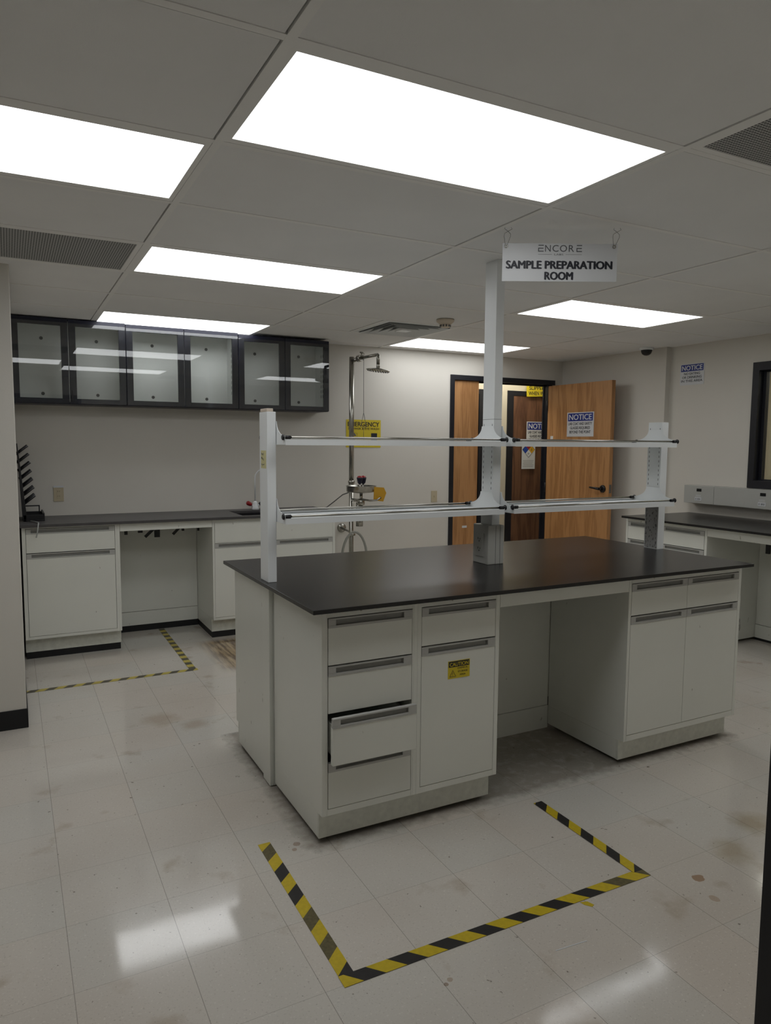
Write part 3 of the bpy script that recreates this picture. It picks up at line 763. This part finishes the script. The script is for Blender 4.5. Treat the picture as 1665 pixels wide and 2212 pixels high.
text('O', t, .2285, 2.2665, .0265, 'signg', y=-.0022, width=.0285); text('R', t, .2605, 2.2665, .0265, 'signg', y=-.0022, width=.0215)
b = MB(); b.box(.127, .183, -.0022, -.0015, 2.2555, 2.2563); b.box(.238, .303, -.0022, -.0015, 2.2555, 2.2563); b.build('logo_rule', 'signg', t)
text('LABS', t, .2105, 2.2525, .0065, 'signg', y=-.0022, width=.036)
text('SAMPLE PREPARATION', t, .213, 2.200, .0305, 'signd', y=-.0022, width=.425, bold=.05)
text('ROOM', t, .2125, 2.157, .0305, 'signd', y=-.0022, width=.112, bold=.05)
for (xh, xt) in ((-.002, .003), (.432, .440)):
    b = MB(); n = 20
    for k in range(n):
        a0, a1 = 2*PI*k/n, 2*PI*(k+1)/n
        b.tube([(xh+.0055*math.cos(a0), -.002, 2.287+.0055*math.sin(a0)), (xh+.0055*math.cos(a1), -.002, 2.287+.0055*math.sin(a1))], .0024, 6, caps=False)
    b.build('grommet', 'steel', t)
    MB().tube([(xh-.003, -.003, 2.288), (xt-.014, 0, 2.325), (xt-.012, 0, 2.337), (xt+.002, 0, 2.345), (xt+.018, 0, 2.354), (xt+.014, 0, 2.361)], .0008, 6).build('wire', 'greyd', t)
    MB().tube([(xh+.003, -.003, 2.288), (xt+.012, 0, 2.325), (xt+.012, 0, 2.335), (xt+.002, 0, 2.345), (xt-.012, 0, 2.355), (xt-.010, 0, 2.361)], .0008, 6).build('wire', 'greyd', t)

# ------------------------------------------------------------------ emergency shower
t = thing('emergency_shower', 'stainless emergency shower and eyewash station standing before the back wall', 'emergency shower', (1.997, 4.0, 0))
b = MB(); b.tube([(0, 0, .012), (0, 0, 1.12)], .0195, 16); b.lathe((0, 0, 0), [(0, 0), (.10, 0), (.10, .010), (.03, .014), (.028, .04), (.018, .042)], 24); b.build('lower_pole', 'steel', t)
MB().tube([(0, 0, 1.16), (0, 0, 2.212)], .0205, 18).build('upper_pole', 'steel', t)
MB().lathe((0, 0, 0), [(.018, 1.112), (.030, 1.116), (.030, 1.134), (.024, 1.140), (.024, 1.158), (.029, 1.162), (.029, 1.176), (.020, 1.182)], 20).build('coupling', 'steel', t)
AE = (.03, -.42, 2.235)
b = MB(); b.tube([(0, .004, 2.178), (.003, -.03, 2.180), (.008, -.11, 2.188)], .0165, 14); b.build('elbow', 'steel', t)
MB().tube([(.008, -.10, 2.187), (.030, -.42, 2.190)], .0125, 12).build('arm', 'steel', t)
b = MB(); b.tube([(.009, -.115, 2.188), (.012, -.165, 2.189)], [.029, .026], 16); b.tube([(.012, -.17, 2.19), (.012, -.17, 2.236)], .008, 10); b.tube([(-.004, -.17, 2.232), (.034, -.17, 2.228)], .006, 8); b.build('valve', 'steel', t)
b = MB(); b.tube([(.030, -.410, 2.190), (.031, -.425, 2.186), (.031, -.427, 2.112)], .0135, 12); b.lathe((.031, -.427, 0), [(.008, 2.078), (.015, 2.092), (.012, 2.114)], 14); b.build('drop_pipe', 'steel', t)
hd = MB().lathe((0, 0, 0), [(.001, -.006), (.088, -.006), (.094, -.002), (.094, .003), (.05, .012), (.014, .020), (.001, .022)], 36).build('shower_head', 'chrome', t)
hd.location = (.031, -.427, 2.066); hd.rotation_euler = (.05, .10, 0)
b = MB()
for rr, n in ((.02, 6), (.042, 12), (.064, 18), (.082, 24)):
    for k in range(n):
        a = 2*PI*k/n; b.tube([(rr*math.cos(a), rr*math.sin(a), -.0085), (rr*math.cos(a), rr*math.sin(a), -.005)], .0038, 6)
b.build('nozzles', 'greyd', hd)
MB().tube([(.030, -.170, 2.229), (.030, -.172, 1.735)], .0018, 6).build('pull_rod', 'greyd', t)
MB().tube([(.030, -.172, 1.745), (.010, -.172, 1.66), (.004, -.172, 1.635), (.014, -.172, 1.625), (.048, -.172, 1.625), (.056, -.172, 1.635), (.048, -.172, 1.66), (.030, -.172, 1.745)], .0020, 6).build('pull_handle', 'greyd', t)
MB().tube([(.030, -.172, 1.625), (.032, -.172, 1.50)], .0012, 6).build('cord', 'greyd', t)
BC = (.004, -.185)
MB().lathe((BC[0], BC[1], 0), [(.020, 1.082), (.060, 1.088), (.105, 1.094), (.120, 1.098), (.123, 1.104), (.124, 1.143), (.130, 1.146), (.121, 1.147), (.119, 1.108), (.098, 1.100), (.020, 1.092)], 36).build('eyewash_bowl', 'steel', t)
for (dx, dy) in ((-.020, -.015), (.024, .01)):
    b = MB().tube([(BC[0]+dx*.5, BC[1]+dy*.5, 1.10), (BC[0]+dx, BC[1]+dy, 1.165)], .008, 10); s1 = b.build('nozzle_stem', 'steel', t)
    s2 = MB().lathe((BC[0]+dx, BC[1]+dy, 0), [(.006, 1.158), (.018, 1.170), (.025, 1.205), (.027, 1.214), (.001, 1.220)], 16).build('eyewash_cup', 'dblue', t); s2['label'] = 'dark blue eyewash spray cup'
    s3 = MB().lathe((BC[0]+dx, BC[1]+dy, 0), [(.022, 1.2145), (.018, 1.226), (.001, 1.230)], 16).build('dust_cap', 'red', t); s3['label'] = 'red dust cap'
b = MB(); b.tube([(0, 0, 1.02), (.004, -.10, 1.02), (.004, -.185, 1.03), (.004, -.185, 1.08)], .013, 12); b.lathe((.004, -.185, 0), [(.020, .985), (.030, .99), (.030, 1.03), (.020, 1.035)], 16); b.tube([(.004, -.185, 1.0), (.004, -.185, .84)], .014, 12)
b.tube([(.03, -.10, 1.0), (.03, -.10, .80)], .030, 14); b.build('supply_valve', 'steel', t)
MB().tube([(.004, -.20, 1.035), (.03, -.29, 1.030), (.08, -.32, 1.035), (.12, -.315, 1.055)], .008, 10).build('push_lever', 'steel', t)
f = MB(); f.prism([(.060, 1.03), (.150, 1.02), (.178, 1.09), (.155, 1.135), (.066, 1.142)], 'y', -.302, -.300); f = f.build('push_flag', 'orange', t); f['label'] = 'amber push handle plate'
b = MB(); b.tube([(-.095, -.15, 1.09), (-.125, -.10, 1.07), (-.165, -.02, 1.01), (-.20, .06, .955), (-.225, .10, .943)], .0045, 8); d = b.build('drain_hose', 'greyd', t); d['label'] = 'thin dark hose leaving the bowl'
# lower arch hose and wall flange
pts = []
for k in range(15):
    a = PI*k/14; pts.append((.010-.118*math.cos(a), -.045, .50+.245*math.sin(a)))
pts = [(-.118, -.045, .2)]+pts+[(.136, -.045, .2)]
a_ = MB().tube(pts, .0105, 12).build('arched_hose', 'hose', t); a_['label'] = 'grey hose arching across the pole'
b = MB(); b.tube([(.075, .377, .735), (.075, .362, .735), (.073, .350, .735)], [.040, .040, .020], 20); b.tube([(.073, .36, .735), (.030, .05, .725), (.012, .0, .72)], .010, 10); b.build('wall_flange', 'steel', t)
b = MB().tube([(-.028, -.016, .715), (.026, -.016, .720)], .011, 10); b.build('clamp', 'steel', t)

# ------------------------------------------------------------------ doors
b = MB(); yf0, yf1 = YW-.012, YW+.128
b.box(3.214, 3.260, yf0, yf1, 0, 2.160); b.box(4.412, 4.468, YW-.002, YW+.075, 0, 2.160); b.box(3.260, 4.412, yf0, yf1, 2.112, 2.160); b.box(4.412, 4.497, yf0, YW, 2.112, 2.160)
b.box(3.260, 4.412, YW+.060, YW+.075, 2.098, 2.112); b.box(4.404, 4.412, YW+.055, YW+.075, 0, 2.112)
struct(b.build('trim_3', 'blackp', bevel=.0015))
# open leaf, hinged on the right jamb, swung into the room
d1 = MB().box(4.410, 4.455, 3.475, 4.368, .012, 2.098); d1 = struct(d1.build('door_1', 'oak', bevel=.0015)); d1['label'] = 'honey oak door swung open into the room'
hb = MB(); hb.tube([(4.410, 3.545, 1.083), (4.400, 3.545, 1.083), (4.392, 3.545, 1.083)], [.036, .036, .026], 24); hb.tube([(4.394, 3.545, 1.083), (4.360, 3.545, 1.083)], .012, 12)
hb.tube([(4.362, 3.545, 1.083), (4.358, 3.60, 1.088), (4.360, 3.668, 1.092)], [.013, .011, .009], 10)
h = hb.build('door_handle', 'black', d1); h['label'] = 'black lever handle'
MB().box(4.420, 4.445, 3.4735, 3.476, 1.045, 1.125).build('latch_plate', 'greyd', d1)
for z in (1.9, 1.05, .25): MB().tube([(4.404, 4.372, z-.05), (4.404, 4.372, z+.05)], .007, 10).build('hinge', 'blackp', d1)
tag(MB().box(4.4088, 4.410, 4.275, 4.315, 1.553, 1.585).build('door_sticker', 'signw'), 'tiny white sticker on the open oak door just above the upper shelf rail', 'sticker')
d2 = struct(MB().box(3.2615, 3.556, YW+.012, YW+.056, .012, 2.110).build('door_2', 'oak', bevel=.0015)); d2['label'] = 'narrow honey oak fixed leaf'
for z in (1.90, 1.13, .3): MB().tube([(3.262, YW+.006, z-.055), (3.262, YW+.006, z+.055)], .007, 10).build('hinge', 'blackp', d2)
tag(MB().box(3.385, 3.440, YW+.0105, YW+.012, .668, .690).build('door_sticker', 'signw'), 'tiny white sticker low on the narrow oak leaf', 'sticker')
# hall beyond
YH = 5.2
b = MB(); b.box(2.4, 3.35, YH, YH+.12, 0, 2.7); b.box(4.13, 4.555, YH, YH+.12, 0, 2.7); b.box(5.53, 7.0, YH, YH+.12, 0, 2.7); b.box(3.35, 4.13, YH, YH+.12, 2.10, 2.7); b.box(4.555, 5.53, YH, YH+.12, 2.10, 2.7)
struct(b.build('wall_hall', 'hallwall'))
struct(MB().box(2.3, 2.4, YW+.12, YH+.12, 0, 2.7).build('wall_hall_left', 'hallwall')); struct(MB().box(6.9, 7.0, YW+.12, YH+.12, 0, 2.7).build('wall_hall_right', 'hallwall'))
struct(MB().box(XN+.16, 7.0, YW, YW+.12, 0, 2.7).build('wall_hall_near', 'hallwall'))
struct(MB().box(2.3, 7.0, YW+.125, YH+.12, 2.6, 2.7).build('ceiling_hall', 'tile'))
b = MB()
for (a, c) in ((4.513, 4.598), (5.485, 5.57)): b.box(a, c, YH-.012, YH+.05, 0, 2.11)
b.box(4.598, 5.485, YH-.012, YH+.05, 2.055, 2.11); struct(b.build('trim_4', 'blackp', bevel=.001))
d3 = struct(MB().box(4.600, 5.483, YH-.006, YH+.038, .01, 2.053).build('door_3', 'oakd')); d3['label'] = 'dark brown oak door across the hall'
b = MB()
for (a, c) in ((3.29, 3.36), (4.12, 4.207)): b.box(a, c, YH-.012, YH+.05, 0, 2.11)
b.box(3.36, 4.12, YH-.012, YH+.05, 2.055, 2.11); struct(b.build('trim_5', 'blackp', bevel=.001))
d4 = struct(MB().box(3.36, 4.12, YH-.004, YH+.035, .01, 2.053).build('door_4', 'black'))
t = thing('hall_fill_light', 'unseen ceiling light added to brighten the hall beyond the double door', 'ceiling light', (4.2, YW+.47, 2.6))  # unseen lamp added to brighten the hall
MB().box(-.55, .55, -.12, .12, -.04, -.012).build('diffuser', 'hallfill', t); MB().box(-.57, .57, -.14, .14, -.012, 0).build('housing', 'tee', t)

# ------------------------------------------------------------------ right wall : window, raceway, bench
w = MB()
y0, y1, z0, z1 = WY0, WY1, WZ0, WZ1
for (ya, yb, za, zb_) in ((y1-.004, y1+.050, z0-.040, z1+.045), (y0-.05, y0+.035, z0-.040, z1+.045), (y0+.035, y1-.004, z0-.040, z0+.02), (y0+.035, y1-.004, z1-.02, z1+.045)):
    w.box(XN-.015, XN+.045, ya, yb, za, zb_)
for (ya, yb, za, zb_) in ((y1-.030, y1, z0, z1), (y0, y0+.045, z0, z1), (y0+.045, y1-.030, z0, z0+.03), (y0+.045, y1-.030, z1-.03, z1)):
    w.box(XN+.045, XN+.085, ya, yb, za, zb_)
wi = struct(w.build('window_1', 'blackp', bevel=.0015)); wi['label'] = 'black framed window to the next room'
MB().box(XN+.060, XN+.066, y0+.045, y1-.030, z0+.03, z1-.03).build('window_glass', 'glass', wi)
# next room seen through the window
struct(MB().box(6.4, 6.5, -2.7, YW, 0, 2.6).build('wall_next_room', 'hallwall'))
struct(MB().box(XN+.16, 6.4, -2.7, -2.6, 0, 2.6).build('wall_next_room_near', 'hallwall'))
struct(MB().box(XN+.16, 6.5, -2.7, YW, 2.5, 2.6).build('ceiling_next_room', 'tile'))
t = thing('next_room_fill_light', 'unseen ceiling light added to brighten the room beyond the window', 'ceiling light', (5.55, 1.8, 2.499))  # unseen lamp added to brighten the next room
MB().box(-.3, .3, -.6, .6, -.04, -.012).build('diffuser', 'nextfill', t); MB().box(-.32, .32, -.62, .62, -.012, 0).build('housing', 'tee', t)

t = thing('power_raceway', 'grey surface power raceway on the right wall above the bench', 'raceway', (4.548, 2.732, 1.014), -PI/2)
MB().box(0, .293, 0, .110, 0, .148).build('housing', 'grey', t, bevel=.002)
MB().box(.2955, 2.4, 0, .110, 0, .148).build('housing', 'grey', t, bevel=.002)
MB().box(.301, .5765, -.0010, 0, .004, .090).build('cover_strip', 'grey', t)
for xo in (.128, .708, 1.30):
    MB().box(xo, xo+.046, -.003, 0, .100, .124).build('breaker_window', 'dark', t)
    p = MB().box(xo-.015, xo+.050, -.003, 0, .022, .052).build('receptacle', 'signw', t, bevel=.001)
    b = MB()
    for xx in (.002, .020, .030, .042): b.box(xo+xx-.010, xo+xx-.008, -.0036, -.003, .030, .044); b.box(xo+xx-.004, xo+xx-.002, -.0036, -.003, .030, .044)
    b.build('socket_slots', 'dark', p)
    b = MB(); b.box(xo-.008, xo+.042, -.0012, 0, .060, .063); b.box(xo-.008, xo+.042, -.0012, 0, .068, .071); b.build('label_print', 'signw', t)

RB = -PI/2
g3 = 'base cabinets of the right bench'
cabinet('white right bench cabinet with two drawers and doors, seen behind the island shelf post', (3.920, 2.765), RB, .780, .70, .904,
        [('drawer', .022, .372, .735, .872, 0), ('drawer', .374, .756, .735, .872, 0), ('door', .022, .372, .15, .730, 0), ('door', .374, .756, .15, .730, 0)], group=None)
cabinet('white right bench cabinet beyond the picture edge, near side of the knee space', (3.920, 1.22), RB, .92, .70, .904,
        [('drawer', .022, .458, .735, .872, 0), ('drawer', .46, .898, .735, .872, 0), ('door', .022, .458, .15, .730, 0), ('door', .46, .898, .15, .730, 0)])
tag(MB().box(3.920, 3.940, 1.2215, 1.9835, .838, .904).build('apron_rail', 'cab', bevel=.001), 'white apron rail over the knee space of the right bench', 'apron')
t = thing('knee_space_panel', 'white back panel inside the knee space of the right bench', 'panel', (4.52, 1.983, 0), RB)
MB().box(0, .761, 0, .012, .125, .904).build('upper_panel', 'cab', t); MB().box(0, .761, -.004, .012, .02, .122).build('lower_panel', 'cab', t); MB().box(0, .761, .002, .012, 0, .02).build('gap_strip', 'rubber', t)  # last box is black to paint the gap below the panel
tag(MB().box(4.30, 4.318, 1.755, 1.785, .715, .904).build('support_bracket', 'black', bevel=.001), 'short black bracket hanging under the right bench', 'bracket')
tag(MB().box(3.862, XN-.003, .26, 2.765, .904, .921).build('worktop', 'counter', bevel=.002), 'black worktop along the right wall below the raceway', 'worktop')

# ------------------------------------------------------------------ floor tape
def tape(label, A, B, wA, pitch, slant, first, mats=('tapey', 'tapek'), worn=(), z=.0004, cut=None, startoff=0.):
    """strip from A to B (centre line); alternate slanted bands. slant = shift along the strip between its two edges"""
    A, B = Vector((*A, 0)), Vector((*B, 0)); d = (B-A); Ln = d.length; d.normalize(); n = Vector((-d.y, d.x, 0)); w = wA/2
    b = MB(); th = .0008
    def clip(a, c):
        # band polygon in (s,t): t in [-w,w]; s edge = a + slant*(t/wA)
        poly = [(a-slant/2, -w), (c-slant/2, -w), (c+slant/2, w), (a+slant/2, w)]
        def cl(poly, f):
            out = []
            for i in range(len(poly)):
                p, q = poly[i], poly[(i+1) % len(poly)]; fp, fq = f(p), f(q)
                if fp >= 0: out.append(p)
                if (fp >= 0) != (fq >= 0):
                    k = fp/(fp-fq); out.append((p[0]+(q[0]-p[0])*k, p[1]+(q[1]-p[1])*k))
            return out
        poly = cl(poly, lambda p: p[0])
        if poly: poly = cl(poly, lambda p: Ln-p[0])
        return poly
    a = -pitch*2+startoff; k = 0 if first == 0 else 1
    kk = 0
    while a < Ln+pitch*2:
        poly = clip(a, a+pitch)
        if len(poly) >= 3:
            vs = [A+d*s+n*t for s, t in poly]
            mi = k % 2
            if mi == 1 and kk in worn: mi = 2
            m = len(vs)
            b._add([(v.x, v.y, z) for v in vs]+[(v.x, v.y, z+th) for v in vs], [tuple(range(m, 2*m))]+[(i, (i+1) % m, m+(i+1) % m, m+i) for i in range(m)], mi)
            kk += 1
        a += pitch; k += 1
    return tag(b.build('hazard_tape', [mats[0], mats[1], 'tapeo'], None), label, 'tape', None)
tape('yellow and black floor tape left of the island corner, running toward the camera', (.2205, .928), (.2185, .140), .046, .0694, -.043, 0, worn=(1, 7, 9), startoff=-.0389)
tape('long yellow and black floor tape nearest the camera in front of the island', (.194, .157), (1.361, .150), .046, .0690, -.043, 1, z=.0012, startoff=.0375, worn=(15, 16, 17))
tape('worn yellow and black floor tape running back under the knee space side', (1.340, .712), (1.3385, .165), .042, .0675, -.043, 1, worn=(0, 2, 4), z=.0020, startoff=-.0105)
tape('faded yellow and grey floor tape crossing toward the left wall end', (-.534, 3.140), (.485, 3.140), .044, .052, .030, 1, mats=('tapeyp', 'tapekp'), startoff=.01)
tape('faded yellow floor tape running back into the left knee space', (.462, 4.300), (.455, 3.155), .044, .055, 0, 1, mats=('tapeyp', 'tapekp'), z=.0012, startoff=.0)
b = MB(); b.prism([(1.035, .126), (1.060, .118), (1.068, .095), (1.055, .090), (1.040, .108)], 'z', .0003, .001)
tag(b.build('tape_scrap', 'tapey'), 'small torn scrap of yellow tape beside the long floor tape', 'tape')

tag(MB().prism([(.812, -.0165), (.925, -.0255), (.925, -.0225), (.812, -.0135)], 'z', .0, .0012).build('floor_scratch', 'signw'), 'white floor scratch modelled as a thin strip at the lower right, near the bright reflection', 'strip')  # white floor scratch built as a thin raised strip
# a faint ambient from outside openings
wd = bpy.data.worlds.new('world'); sc.world = wd; wd.use_nodes = True
wd.node_tree.nodes['Background'].inputs[0].default_value = (.5, .5, .5, 1); wd.node_tree.nodes['Background'].inputs[1].default_value = .02
